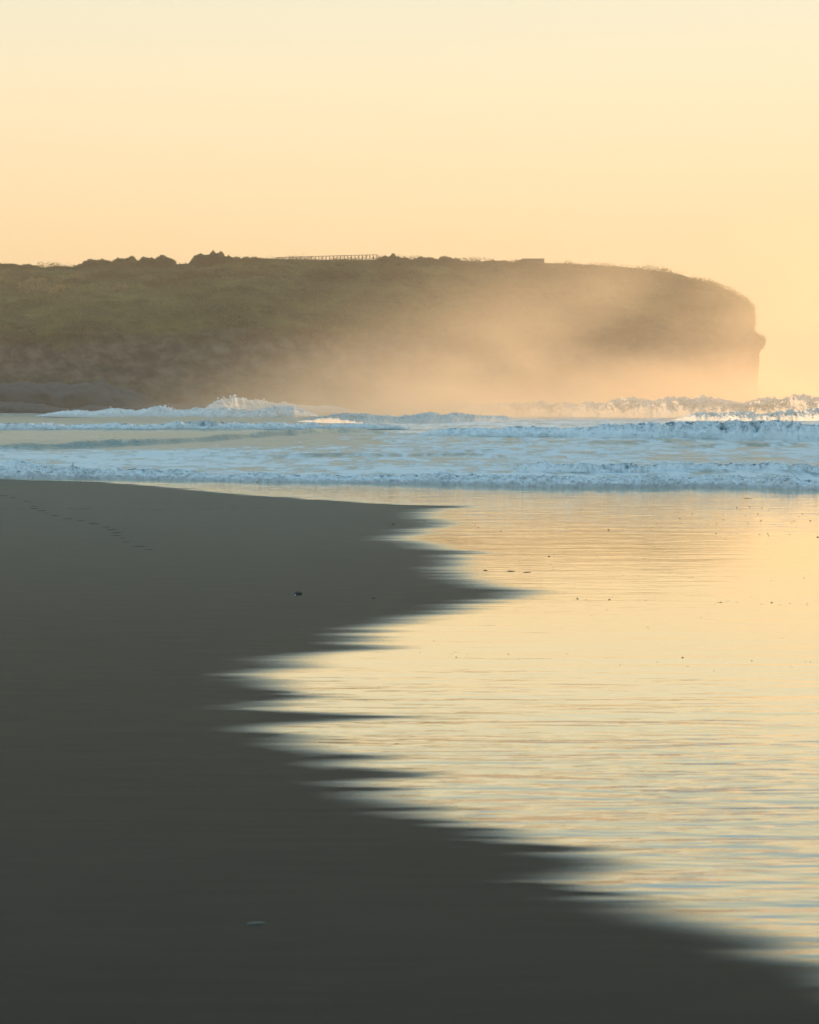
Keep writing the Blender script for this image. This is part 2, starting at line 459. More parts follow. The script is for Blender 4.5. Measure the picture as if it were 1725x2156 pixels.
import bmesh
_bm = bmesh.new(); bmesh.ops.create_icosphere(_bm, subdivisions=2, radius=1.0)
ICO_V = np.array([v.co[:] for v in _bm.verts]); ICO_F = np.array([[v.index for v in f.verts] for f in _bm.faces]); _bm.free()
def breaker(pts, label, seed, depth=2.5, lump=0.9, res=1.0, thin=0.0, thin_at=None, nt_=70, roll=0.85, group='waves breaking in the bay', clumps=900, csize=0.09, rag=0.42, tmax=1.0):
    """pts: (px, base_row, height_m); a rolling, ragged bank of foam with its steep side to the beach"""
    pts = np.array(pts, float)
    gx, gy = ground(pts[:, 0], pts[:, 1])
    dist = gy.mean()
    step = 2.1 * res * dist / FPX
    n = int((gx[-1] - gx[0]) / step)
    u = np.linspace(gx[0], gx[-1], n)
    y0 = np.interp(u, gx, gy); h = np.interp(u, gx, pts[:, 2])
    hm = max(0.5, h.max())
    ends = np.minimum(sstep(gx[0], gx[0] + 3.0 * h.max(), u), sstep(gx[-1], gx[-1] - 3.0 * h.max(), u))
    h = h * np.maximum(ends, 0.02)
    h = h * (0.88 + rag * fbm(u * lump * 0.5 / hm + seed, np.zeros_like(u), 0, 5, seed, 0.6))
    t = np.linspace(0, tmax, nt_)
    ang = t * math.pi
    py_ = np.where(t < 0.5, -np.cos(ang) * roll, np.abs(np.cos(ang)) ** 1.0 * 1.0)
    pz_ = np.sin(ang) ** np.where(t < 0.5, 0.75, 1.8)
    U, T = np.meshgrid(u, t, indexing='ij')
    hh = h[:, None]
    wob = (0.8 * depth * vnoise(u * 0.15 / max(1, depth * .4), np.zeros_like(u), 0, seed + 9) + 0.5 * hm * fbm(u * 0.9 / hm, np.zeros_like(u), 0, 3, seed + 19))[:, None]
    Yv = y0[:, None] + wob + py_[None] * np.where(T < 0.5, hh * 1.3, depth)
    Zv = hh * pz_[None]
    k = lump / hm
    b1 = fbm(U * k * 2.2, Yv * k * 1.6, Zv * k * 1.8, 5, seed + 3, 0.58, True)
    b2 = fbm(U * k * 7, Yv * k * 4, Zv * k * 4, 3, seed + 13, 0.6)
    amp = hh * pz_[None] * 0.36
    Zv = Zv + amp * (0.8 * b1 + 0.40 * b2)
    Yv = Yv - amp * (1.1 * b1 + 0.5 * b2) * np.where(T < 0.6, 1, 0.3)
    patch = fbm(U * 0.5 / hm + 31, T * 1.2, 0, 4, seed + 29)
    th = np.full(U.shape, float(thin)) + 0.55 * sstep(0.42, 0.56, T) * sstep(1.1, 0.8, T) - 0.12 - 0.30 * b1 + 0.30 * patch
    if tmax < 1: th = th - 0.7
    if thin_at is not None:
        for (a, b, v) in thin_at:
            xa, xb = ground(a, pts[0, 1])[0], ground(b, pts[0, 1])[0]
            th = th + v * sstep(xa - 2, xa + 2.5, U) * sstep(xb + 2, xb - 2.5, U) * sstep(0.06, 0.2, T)
    Zv = Zv - 0.03
    co = np.stack([U, Yv, Zv], -1).reshape(-1, 3)
    quads = grid_faces(n, nt_, True)
    tris = np.concatenate([quads[:, [0, 1, 2]], quads[:, [0, 2, 3]]])
    thf = th.ravel()
    # torn clumps of foam thrown up along crest and front
    r = np.random.default_rng(seed * 3 + 1)
    iu = r.integers(0, n, clumps); it = np.clip((r.normal(0.40, 0.13, clumps) * nt_).astype(int), 2, nt_ - 2)
    burst = fbm(u[iu] * 1.1 / hm, iu * 0.0, 0, 3, seed + 41)
    ok = (th[iu, it] < 0.45) & (burst > r.uniform(-.6, .35, clumps))
    iu, it = iu[ok], it[ok]
    c = np.stack([U[iu, it], Yv[iu, it], Zv[iu, it]], 1)
    size = h[iu] * csize * r.uniform(0.25, 1.0, len(iu)) ** 1.5
    c = c + np.stack([r.normal(0, .3, len(iu)), -r.uniform(0, .4, len(iu)), r.uniform(-.2, 1.0, len(iu)) ** 3], 1) * (h[iu] * 0.20)[:, None]
    c[:, 2] = np.maximum(c[:, 2], 0.02)
    jit = 1 + r.normal(0, 0.22, (len(iu), len(ICO_V), 1))
    cv = c[:, None] + ICO_V[None] * jit * size[:, None, None] * np.array([1.3, 1.0, 1.0])
    cf = ICO_F[None] + (np.arange(len(iu)) * len(ICO_V))[:, None, None] + len(co)
    co = np.concatenate([co, cv.reshape(-1, 3)]); tris = np.concatenate([tris, cf.reshape(-1, 3)])
    thf = np.concatenate([thf, np.full(len(iu) * len(ICO_V), -0.5)])
    o = link('breaking_wave', mesh_np('breaking_wave', co, tris, attrs={'thin': thf}), M_FOAM if tmax == 1 else M_SPRAY)
    return tag(o, label, 'wave', group)

breaker([(-260, 1003, .6), (-40, 1006, .62), (60, 1007, .55), (300, 1010, .42), (600, 1015, .38), (900, 1020, .42), (1200, 1024, .46), (1500, 1027, .48), (1800, 1031, .46), (2050, 1034, .45)],
        'long white shore break rolling onto the sand, nearest wave of all', 11, 2.4, 0.9, 0.9, 0.27, clumps=2600, csize=.09)
breaker([(-260, 990, .3), (-60, 992, .62), (60, 993, .6), (160, 993, .2)],
        'pile of foam behind the shore break at the left edge', 17, 2.4, 0.9, 0.9, 0.0, clumps=300)
breaker([(1035, 985, .2), (1120, 990, .48), (1250, 994, .42), (1450, 997, .50), (1725, 1000, .56), (1980, 1004, .55)],
        'blue-white foam wave just behind the shore break, right half of the frame', 23, 3.0, 0.9, 0.9, 0.40, clumps=1100, csize=.09)
breaker([(840, 914, .3), (930, 917, .85), (1080, 920, .95), (1200, 922, 1.0), (1320, 924, 1.45), (1560, 927, 1.55), (1725, 930, 1.5), (1960, 933, 1.4)],
        'curling wave with a dark glassy green face, right of centre in the middle surf', 37, 7, 0.8, 0.8, 0.24, [(1325, 1390, .3), (1420, 1530, .45), (960, 1010, .25), (1060, 1110, .25)], rag=.3)
breaker([(-150, 905, .7), (60, 905, .7), (300, 906, .75), (500, 905, 1.0), (700, 904, .7), (880, 903, .4)],
        'low foam line crossing the glassy water at left', 41, 6, 0.8, 0.8, 0.30, [(400, 470, .5)])
breaker([(60, 876, .5), (180, 878, 1.2), (340, 880, 1.9), (450, 881, 1.7), (620, 881, 1.8), (700, 880, .8)],
        'foaming wave in the shade below the dark cliff at left', 53, 9, 0.8, 0.7, 0.05)
breaker([(600, 889, .4), (720, 890, 1.2), (860, 890, 1.4), (1000, 889, 1.3), (1120, 886, .5)],
        'pale broken wave in the middle of the far surf, under the mist', 59, 8, 0.8, 0.7, 0.1, tmax=.6)
breaker([(860, 872, .6), (960, 875, 2.4), (1080, 877, 2.6), (1230, 878, 2.9), (1380, 879, 3.4), (1500, 879, 3.3), (1640, 879, 3.5), (1800, 880, 3.4), (1980, 881, 3.3)],
        'tall sunlit bank of breaking surf at far right, warm cream spray on top', 67, 22, 0.85, 0.6, -0.05, nt_=90, clumps=2200, tmax=.51)
breaker([(1400, 885, .6), (1470, 886, 1.2), (1560, 886, 1.4), (1660, 885, 1.6), (1760, 885, 1.7), (1950, 886, 1.6)],
        'smaller sunlit foam crest in front of the tall far surf, at right edge', 71, 9, 0.85, 0.6, 0.0, tmax=.51)
breaker([(395, 871, .6), (440, 871, 4.0), (490, 871, 4.3), (550, 871, 3.4), (640, 871, 2.0), (800, 871, 1.0)],
        'burst of white spray thrown up against the rocks below the cliff', 83, 10, 1.3, 0.6, -0.4, rag=.4, clumps=500, csize=.10)

# ------------------------------------------------------------------ headland
YMID = 585.0
TIP = np.array([(885, 1588), (775, 1593), (745, 1596), (731, 1603), (722, 1607), (714, 1604), (709, 1592), (702, 1584), (692, 1583), (682, 1588), (665, 1586), (650, 1584),
    (640, 1577), (625, 1560), (610, 1530), (597, 1500), (590, 1470), (580, 1440), (572, 1400), (565, 1350), (560.5, 1300), (557.5, 1250), (555, 1200), (553, 1130), (551, 1040), (549, 900)], float)
tx, tz = atdepth(TIP[:, 1], TIP[:, 0], YMID)
CREST = np.array([(-900, 560), (-200, 560), (0, 563), (95, 564), (160, 564), (250, 557), (370, 558), (405, 556), (500, 548), (570, 546), (790, 547), (900, 548), (1060, 550), (1700, 550)], float)
cx, cz = atdepth(CREST[:, 0], CREST[:, 1], YMID)
H0 = tz[-1]
XL = -420.0
def base_y(x):
    return np.interp(x, [-420, -260, -105, 0, 60, 110], [330, 430, 492, 525, 540, 548])
ns, nt2 = 760, 190
tt = np.concatenate([np.linspace(-0.06, 1, nt2 - 1), [1.001]])
ss = np.linspace(0, 1, ns)
ss = ss ** 0.75
T, Sg = np.meshgrid(tt, ss, indexing='ij')
zl = T * H0
xtip = np.interp(zl, tz, tx)
HX = XL + (xtip - XL) * Sg
def g_in(t):
    return np.where(t < 0.45, 0.08 * np.clip(t, 0, 1) / 0.45, 0.08 + 0.92 * np.clip((t - 0.45) / 0.55, 0, 1) ** 1.5)
yf = base_y(HX)
yf = yf + (YMID - yf) * g_in(T)
hc = np.interp(HX, cx, cz)
HZ = T * hc
wdist = xtip - HX
Rr = 34.0
rr = np.sqrt(np.clip(1 - (1 - np.clip(wdist / Rr, 0, 1)) ** 2, 0, 1))
HY = YMID - (YMID - yf) * rr
cliff = sstep(0.52, 0.40, T)
d1 = 5.0 * fbm(HX * 0.035, HZ * 0.012, 0, 3, 91) + 2.0 * fbm(HX * 0.16, HZ * 0.05, 0, 3, 92)
strat = 0.5 * fbm(HX * 0.08, HZ * 0.25, 0, 3, 93) + 1.0 * fbm(HX * 0.35, HZ * 0.5, 0, 3, 94)
slope = 5.0 * fbm(HX * 0.045, HZ * 0.09, 0, 4, 95) + 3.0 * fbm(HX * 0.15, HZ * 0.28, 0, 4, 96, 0.55, True)
disp = (cliff * (d1 + strat) + (1 - cliff) * slope) * sstep(0, 0.6, rr) * sstep(1.0, 0.93, T)
HY = HY - disp
HX2 = HX + (1 - sstep(0, 0.5, rr)) * 0.55 * fbm(HZ * 0.7, np.zeros_like(HZ), 0, 4, 97)
HZ = HZ + 0.35 * fbm(HX * 0.4, HY * 0.3, 0, 3, 98) * sstep(0.5, 0.8, T)
veg = sstep(0.36, 0.60, T + 0.10 * fbm(HX * 0.03, HZ * 0.05, 0, 3, 99)) - 0.35 * sstep(40, 70, HX) * sstep(.85, .6, T)
pxx, pyy = project(HX2, HY, HZ)
dry = (sstep(420, 60, pxx) * sstep(578, 590, pyy) * sstep(640, 605, pyy)) * 0.75 * np.clip(0.15 + 1.6 * fbm(HX * .16, HZ * .5, 0, 3, 101), 0, 1)
dry = np.clip(dry + 0.30 * sstep(0.8, 1.0, T) * sstep(1150, 1250, pxx), 0, 1)
front_co = np.stack([HX2, HY, HZ], -1)
# the far side, mirrored behind the crest with a gentler slope
back_co = front_co[:, ::-1].copy()
back_co[..., 1] = YMID + (YMID - back_co[..., 1]) * 1.6
co = np.concatenate([front_co, back_co[:, 1:]], 1)
vegA = np.concatenate([veg, veg[:, ::-1][:, 1:]], 1); dryA = np.concatenate([dry, dry[:, ::-1][:, 1:] * 0], 1)
nr, nc = co.shape[:2]
headland = link('headland', mesh_np('headland', co.reshape(-1, 3), grid_faces(nr, nc), attrs={'veg': vegA, 'dry': dryA}), M_HEAD)
tag(headland, kind='structure')

def leaf_quads(cen, size, seed, stretch=1.0):
    r = np.random.default_rng(seed)
    n = len(cen)
    a = r.normal(size=(n, 3)); a /= np.linalg.norm(a, axis=1, keepdims=True)
    b = np.cross(a, r.normal(size=(n, 3))); b /= np.linalg.norm(b, axis=1, keepdims=True)
    s = (size * r.uniform(0.55, 1.25, n))[:, None]
    v = np.stack([cen - a * s * .5, cen + b * s * .32 * stretch, cen + a * s * .5, cen - b * s * .32 * stretch], 1).reshape(-1, 3)
    return v, np.arange(4 * n).reshape(n, 4)

# low scrub over the slope: uncountable
m_ = (T > 0.40) & (pxx > -60)
idx = np.argwhere(m_)
pick = idx[rng.integers(0, len(idx), 70000)]
base = front_co[pick[:, 0], pick[:, 1]]
clump = fbm(base[:, 0] * 0.12, base[:, 2] * 0.2, base[:, 1] * .1, 3, 111)
keep = rng.uniform(-0.5, 0.6, len(base)) < clump + 0.25
base = base[keep]; clump = clump[keep]
pts = np.repeat(base, 3, 0) + rng.normal(0, 0.35, (len(base) * 3, 3)) + np.stack([np.zeros(len(base) * 3), -0.25 * np.ones(len(base) * 3), rng.uniform(0, 1.5, len(base) * 3) * np.repeat(np.clip(clump + .5, 0.15, 1.2), 3)], 1)
v, f = leaf_quads(pts, 0.42, 5)
scrub = link('low_scrub', mesh_np('low_scrub', v, f, False), M_LEAF)
tag(scrub, 'low olive green scrub covering the headland slope', 'scrub', kind='stuff')
# dry tussock grass on the left shoulder of the slope
idx = np.argwhere((dry > 0.28) & (pxx > -60) & (pxx < 520))
pick = idx[rng.integers(0, len(idx), 9000)]
base = front_co[pick[:, 0], pick[:, 1]] + rng.normal(0, 0.2, (9000, 3))
hgt = rng.uniform(0.5, 1.4, 9000); lean = rng.normal(0, 0.25, (9000, 2)); side = rng.uniform(0, 2 * math.pi, 9000)
sd = np.stack([np.cos(side), np.sin(side), np.zeros(9000)], 1) * 0.09
top = base + np.stack([lean[:, 0] * hgt, lean[:, 1] * hgt, hgt], 1)
v = np.stack([base - sd, base + sd, top], 1).reshape(-1, 3)
grass = link('dry_grass', mesh_np('dry_grass', v, np.arange(27000).reshape(-1, 3), False), M_GRASS)
tag(grass, 'tawny dry grass catching low sun on the upper slope at left', 'grass', kind='stuff')

def shrub(x0, x1, top, bottom, label, y=None, seed=0, square=0.0, dens=1.0):
    y = y or YMID - 4
    xa, za = atdepth(x0, top, y); xb, zb = atdepth(x1, bottom, y)
    w_, h_ = (xb - xa) / 2, za - zb
    r = np.random.default_rng(500 + seed)
    root = empty('shrub', ((xa + xb) / 2, y, zb))
    tag(root, label, 'shrub', 'shrubs on the headland')
    # trunk and limbs
    vs_, fs_ = [], []
    def limb(p, q, ra, rb):
        p, q = np.array(p), np.array(q)
        b0 = len(vs_)
        for P_, r_ in ((p, ra), (q, rb)):
            for k in range(6):
                a_ = k * math.pi / 3
                vs_.append((P_[0] + math.cos(a_) * r_, P_[1] + math.sin(a_) * r_, P_[2]))
        for k in range(6):
            fs_.append((b0 + k, b0 + (k + 1) % 6, b0 + 6 + (k + 1) % 6, b0 + 6 + k))
    limb((0, 0, -1.2), (0.1, 0, h_ * .35), 0.22, 0.15)
    for k in range(7):
        e = (r.uniform(-.8, .8) * w_, r.uniform(-1, 1), h_ * r.uniform(.5, .85))
        limb((0.1, 0, h_ * r.uniform(.1, .33)), e, 0.12, 0.03)
    link('trunk', mesh_np('trunk', np.array(vs_), np.array(fs_)), M_BARK, root)
    # crown: leaf clumps in several overlapping lobes under an uneven top
    n = int(420 * dens * max(1.0, w_ * h_ * 0.9))
    u = r.uniform(-1, 1, n)
    ex = 2.0 + 6 * square
    prof = np.clip(1 - np.abs(u) ** ex, 0.0, 1) ** (1 / ex if square else 0.5)
    prof = prof * (0.85 + 0.28 * fbm(u * w_ * 0.8 + seed * 7, u * 0, 0, 3, seed))
    v_ = r.uniform(0, 1, n) ** 0.7
    cen = np.stack([u * w_, r.uniform(-1, 1, n) * np.minimum(w_ * .8, 3.0), v_ * prof * h_ - 0.2], 1)
    hole = fbm(cen[:, 0] * 0.9, cen[:, 1] * 0.9, cen[:, 2] * 0.9, 2, seed + 3)
    cen = cen[hole > -0.28]
    v, f = leaf_quads(cen, 0.48, seed)
    link('crown', mesh_np('crown', v, f, False), M_LEAF, root)
    return root
shrub(-60, 98, 553, 568, 'low spreading shrub on the crest at the left edge of the frame', seed=1)
shrub(92, 168, 558, 570, 'smallest low shrub in the dip at left of the crest', seed=2)
shrub(158, 262, 544, 566, 'sloping shrub left of the square-cut thicket on the crest', seed=3)
shrub(228, 318, 539, 566, 'shrub joined to the left side of the square-cut thicket', seed=4)
shrub(292, 370, 536, 570, 'dark square-cut thicket with a steep right side', seed=5, square=0.8, dens=1.4)
shrub(362, 412, 555, 566, 'tiny shrub in the gap between square thicket and rounded bush', seed=6)
shrub(398, 500, 527, 562, 'large dome-shaped bush, highest on the crest', seed=7, dens=1.3)
shrub(478, 576, 540, 556, 'flat-topped shrub between the domed bush and the fence', seed=8, square=0.4)
shrub(788, 868, 534, 556, 'bushy shrub at the right end of the crest fence', seed=9, dens=1.2)
shrub(856, 930, 539, 556, 'middle shrub of the three right of the fence', seed=10)
shrub(896, 980, 539, 557, 'low rounded shrub, third to the right of the fence', seed=11)
shrub(1005, 1086, 546, 559, 'low flat shrub left of the square block on the crest', seed=12)
shrub(1076, 1126, 544, 559, 'small shrub growing against the square block', seed=13)
shrub(20, 120, 572, 600, 'spreading shrub on the slope below the left crest, above the dry grass', y=556, seed=14)
shrub(370, 470, 562, 592, 'rounded shrub on the slope right under the domed bush', y=560, seed=15)
shrub(180, 300, 566, 592, 'shrub on the slope under the square-cut thicket', y=560, seed=16)

shrub(-40, 70, 588, 615, 'shrub half cut by the left edge, lower on the grassy slope', y=548, seed=17)
shrub(120, 215, 584, 606, 'wide low shrub among the dry grass at left', y=552, seed=18)
shrub(300, 390, 580, 606, 'shrub on the slope below the gap beside the domed bush', y=552, seed=19)
shrub(480, 590, 566, 590, 'low shrub on the slope under the left end of the fence', y=558, seed=20)
shrub(640, 760, 560, 582, 'low shrub on the slope under the middle of the fence', y=562, seed=21)
shrub(800, 905, 560, 584, 'shrub on the slope under the right end of the fence', y=562, seed=22)

# fence along the crest
fx0, fz0 = atdepth(580, 546, YMID - 6); fx1, fz1 = atdepth(794, 539.5, YMID - 6)
fence = empty('fence', (fx0, YMID - 6, fz0))
tag(fence, 'thin timber post and rail fence along the skyline of the headland', 'fence')
def box_me(name, sx, sy, sz, bev=0.0):
    import bmesh
    bm = bmesh.new(); bmesh.ops.create_cube(bm, size=1)
    for v_ in bm.verts:
        v_.co = (v_.co.x * sx, v_.co.y * sy, (v_.co.z + .5) * sz)
    if bev:
        bmesh.ops.bevel(bm, geom=bm.edges[:], offset=bev, segments=2, affect='EDGES')
    me = bpy.data.meshes.new(name); bm.to_mesh(me); bm.free()
    return me
post_me = box_me('post', 0.22, 0.22, 1.9, 0.02); post_me.materials.append(M_WOOD)
nposts = 29
def ftop(k):
    q = k / (nposts - 1)
    return (fx1 - fx0) * q, (fz1 - fz0) * (q ** 0.8) + 0.35
for k in range(nposts):
    x_, z_ = ftop(k)
    link('post', post_me, None, fence, (x_, 0, z_ - 1.75))
for drop, thick in ((0.0, 0.16),):
    vs_, fs_ = [], []
    for k in range(nposts):
        x_, z_ = ftop(k)
        for dy, dz in ((-.1, 0), (.1, 0), (.1, thick), (-.1, thick)):
            vs_.append((x_, dy - 0.02, z_ - drop + dz))
    for k in range(nposts - 1):
        for j in range(4):
            fs_.append((4 * k + j, 4 * k + (j + 1) % 4, 4 * k + 4 + (j + 1) % 4, 4 * k + 4 + j))
    link('rail', mesh_np('rail', np.array(vs_), np.array(fs_), False), M_WOOD, fence)

# square-ended lookout on the crest
bx0, bz0 = atdepth(1098, 545, YMID - 5); bx1, bz1 = atdepth(1146, 553, YMID - 5)
lookout = empty('lookout_shelter', ((bx0 + bx1) / 2, YMID - 5, bz1 - 0.6))
tag(lookout, 'low flat-topped block with a square right end on the headland crest', 'shelter')
link('wall', box_me('wall', (bx1 - bx0) * .97, 3.0, bz0 - bz1 + 0.45, 0.03), M_BLOCK, lookout)
link('roof', box_me('roof', (bx1 - bx0), 3.4, 0.15, 0.03), M_WOOD, lookout, (0, 0, bz0 - bz1 + 0.452))

# rocks at the cliff foot
def rock(px0, px1, top, y, dep, label, seed, name='rock_shelf', rough=0.35):
    xa, za = atdepth(px0, top, y); xb, _ = atdepth(px1, top, y)
    nu, nv = 130, 40
    u = np.linspace(-1, 1, nu); t = np.linspace(0, 1, nv)
    U, V = np.meshgrid(u, t, indexing='ij')
    prof = np.clip(1 - np.abs(U) ** 3.5, 0, 1) ** .5 * (0.8 + 0.3 * fbm(U * 4 + seed, U * 0, 0, 4, seed))
    a_ = V * math.pi
    yy = -np.cos(a_) * dep / 2 * (1 + .3 * fbm(U * 5, V * 3, 0, 3, seed + 1))
    zz = np.clip(np.sin(a_), 0, 1) ** 0.5 * prof * za
    n_ = fbm(U * 9 + seed, V * 6, zz * .6, 4, seed + 2)
    zz = zz + rough * n_ * np.sin(a_) - 0.3
    zz = zz + 0.15 * za * np.round(2 * fbm(U * 3, V * 2, 0, 2, seed + 5)) / 2 * np.sin(a_)
    co = np.stack([U * (xb - xa) / 2, yy, zz], -1).reshape(-1, 3)
    o = link(name, mesh_np(name, co, grid_faces(nu, nv, True)), M_ROCK, loc=((xa + xb) / 2, y, 0))
    return tag(o, label, 'rock', 'rocks at the cliff foot')
rock(-120, 320, 796, 486, 26, 'broad dark rock shelf with a pale top edge below the left cliff', 3)
rock(-200, 150, 842, 468, 18, 'low black rocks at the water line at the left edge', 5)
rock(120, 440, 846, 474, 16, 'low wave-washed reef between the rock shelf and the spray burst', 8)
rock(380, 470, 838, 482, 10, 'single dark rock beside the burst of spray', 12, 'rock')

# unseen ridge added right of the frame to shade beach and near surf
xs = np.linspace(125, 420, 130); us = np.linspace(-260, 250, 160)
X, U_ = np.meshgrid(xs, us)
Y = U_ + X / math.tan(SUN_AZ)
pl = np.minimum(sstep(125, 165, X), sstep(420, 330, X)) * sstep(250, 190, U_) * sstep(-260, -160, U_)
Z = -3 + 60 * pl + 6 * fbm(X * .03, Y * .03, 0, 4, 131) * pl
ys = us
shade_hill = link('shade_hill', mesh_np('shade_hill', np.stack([X, Y, Z], -1).reshape(-1, 3), grid_faces(len(ys), len(xs)), attrs={'veg': pl * 1.2, 'dry': pl * 0}), M_HEAD)
tag(shade_hill, kind='structure')

# ------------------------------------------------------------------ small things on the beach
def blob_me(name, seed, sx, sy, sz, n=8, rough=0.25):
    r = np.random.default_rng(seed)
    vs_, fs_ = [], []
    nl = 5
    for i in range(nl + 1):
        a_ = i / nl * math.pi
        for k in range(n):
            b_ = k / n * 2 * math.pi
            j = 1 + r.normal(0, rough * .5)
            vs_.append((sx * math.sin(a_) * math.cos(b_) * j, sy * math.sin(a_) * math.sin(b_) * j, sz * (math.cos(a_) * (1 + r.normal(0, rough * .2)) + .55)))
    for i in range(nl):
        for k in range(n):
            fs_.append((i * n + k, (i + 1) * n + k, (i + 1) * n + (k + 1) % n, i * n + (k + 1) % n))
    return mesh_np(name, np.array(vs_), np.array(fs_))
DOTS = [(278,220),(290,234),(386,250),(510,240),(590,259),(661,240),(838,244),(900,246),(1139,195),(1190,176),(1378,151),(1432,149),(1323,201),(1293,217),(1415,186),
 (1467,178),(1485,152),(1513,163),(1480,205),(1426,216),(1640,190),(1654,178),(1688,207),(1609,215),(1619,208),(1290,259),(1348,261),(1380,259),(1404,256),(1474,264),
 (1508,261),(1513,269),(1601,263),(1719,275),(1330,285),(518,356),(587,358),(610,352),(788,356),(797,363),(920,366),(988,364),(1125,365),(461,377),(312,343),(605,413),
 (593,391),(745,434),(899,437),(965,440),(1146,433),(1176,447),(1192,446),(1378,452),(1523,460),(1661,449),(847,469),(707,537),(842,541),(744,541),(994,545),(1032,534),
 (965,547),(516,532),(602,570),(453,587),(575,593),(751,584),(832,585),(767,610),(1283,562),(1300,553),(1311,551),(1334,547),(1344,545),(1380,551),(1439,530),(1482,558),
 (1525,552),(1560,561),(1602,555),(1675,556),(1674,564),(1252,602),(1226,615),(1004,658),(102,716),(45,763),(178,771),(190,761),(197,783),(242,770),(417,770),(460,790),
 (662,770),(831,787),(892,772),(887,815),(1044,802),(1150,784),(1256,783),(1282,839),(1172,820),(1442,797),(1667,803),(1688,803),(1606,823),(1569,701)]
BIG = {(197,783),(1150,784),(1442,797),(707,537),(842,541),(838,244),(1688,207),(1719,275),(587,358),(1525,552),(1311,551)}
pebs = [blob_me('pebble', 40 + k, 1, .8, .45) for k in range(5)]
for me in pebs: me.materials.append(M_PEBBLE)
for i, (a, b) in enumerate(DOTS):
    px, py = 862.5 + a / 2, 993.6 + b / 2
    x_, y_ = map(float, ground(px, py))
    big = (a, b) in BIG
    o = link('pebble', pebs[i % 5], None, None, (x_, y_, float(sand_z(x_, y_)) + 0.004))
    s_ = (4.4 if big else 2.7) / FPX * y_ * 0.5 * random.uniform(.85, 1.2)
    o.scale = (s_, s_ * 1.1, s_ * 1.0); o.rotation_euler = (0, 0, random.uniform(0, 6.28))
    tag(o, 'larger dark pebble lying on the shining wet sand' if big else 'tiny dark pebble lying on the shining wet sand', 'pebble', 'larger pebbles on wet sand' if big else 'tiny pebbles on wet sand')

def twig_me(name, ln, rad, seed):
    r = np.random.default_rng(seed); n = 14
    vs_, fs_ = [], []
    for i in range(n):
        q = i / (n - 1)
        rr_ = rad * (0.35 + 0.65 * math.sin(math.pi * min(1, .12 + q * .8))) * r.uniform(.85, 1.15)
        oy = rad * 1.2 * math.sin(q * 4 + seed)
        for k in range(7):
            a_ = k / 7 * 2 * math.pi
            vs_.append(((q - .5) * ln, oy + math.cos(a_) * rr_, rr_ * (math.sin(a_) * .8 + .6)))
    for i in range(n - 1):
        for k in range(7):
            fs_.append((i * 7 + k, i * 7 + (k + 1) % 7, i * 7 + 7 + (k + 1) % 7, i * 7 + 7 + k))
    v0 = len(vs_); vs_.append((-.5 * ln, 0, rad * .5)); vs_.append((.5 * ln, 0, rad * .5))
    fs = [list(q) for q in fs_]
    me = bpy.data.meshes.new(name)
    fs += [[(k + 1) % 7, k, v0] for k in range(7)] + [[(n - 1) * 7 + k, (n - 1) * 7 + (k + 1) % 7, v0 + 1] for k in range(7)]
    me.from_pydata(vs_, [], fs); me.polygons.foreach_set('use_smooth', [True] * len(fs))
    return me
for (a, b, ln, lab) in ((320, 416, 9, 'leftmost of three thin dark twigs in a row on the wet sand'),
                        (428, 420, 17, 'middle, longest of three thin dark twigs in a row on the wet sand'),
                        (495, 424, 17, 'rightmost of three thin dark twigs in a row on the wet sand'),
                        (1425, 113, 18, 'lone dark twig on wet sand close below the shore break at right')):
    x_, y_ = map(float, ground(862.5 + a / 2, 993.6 + b / 2))
    o = link('twig', twig_me('twig', ln / FPX * y_, 0.011, a), M_PEBBLE, None, (x_, y_, float(sand_z(x_, y_)) + 0.004))
    o.rotation_euler = (0, 0, random.uniform(-.25, .25))
    tag(o, lab, 'twig')
# pale piece of driftwood near the camera
x_, y_ = map(float, ground(540, 1946))
o = link('driftwood', twig_me('driftwood', 36 / FPX * y_, 0.010, 5), M_BONE, None, (x_, y_, float(sand_z(x_, y_)) - 0.003))
o.rotation_euler = (0, 0, -0.1)
tag(o, 'pale flat stick of driftwood on the dark sand in the foreground', 'driftwood')
# dark stone with a white shell scrap, and two smaller ones on the bare sand
x_, y_ = map(float, ground(628, 1252))
st = link('stone', blob_me('stone', 91, .075, .07, .045, 12), M_PEBBLE, None, (x_, y_, float(sand_z(x_, y_))))
tag(st, 'black lump of seaweed-dark stone alone on the bare sand', 'stone')
x2, y2 = map(float, ground(622, 1254))
sh = link('shell', blob_me('shell', 95, .016, .016, .014), M_SHELL, None, (x2, y2 - .03, float(sand_z(x2, y2)) + .004))
tag(sh, 'tiny white shell touching the left side of the black stone', 'shell')
for (px, py, w_, lab) in ((787, 1260, .03, 'small dark stone right of the black stone on bare sand'), (828, 1104, .06, 'small dark stone on bare sand just left of the water film')):
    x_, y_ = map(float, ground(px, py))
    o = link('stone', blob_me('stone', int(px), w_, w_ * .9, w_ * .4, 10), M_PEBBLE, None, (x_, y_, float(sand_z(x_, y_))))
    tag(o, lab, 'stone')

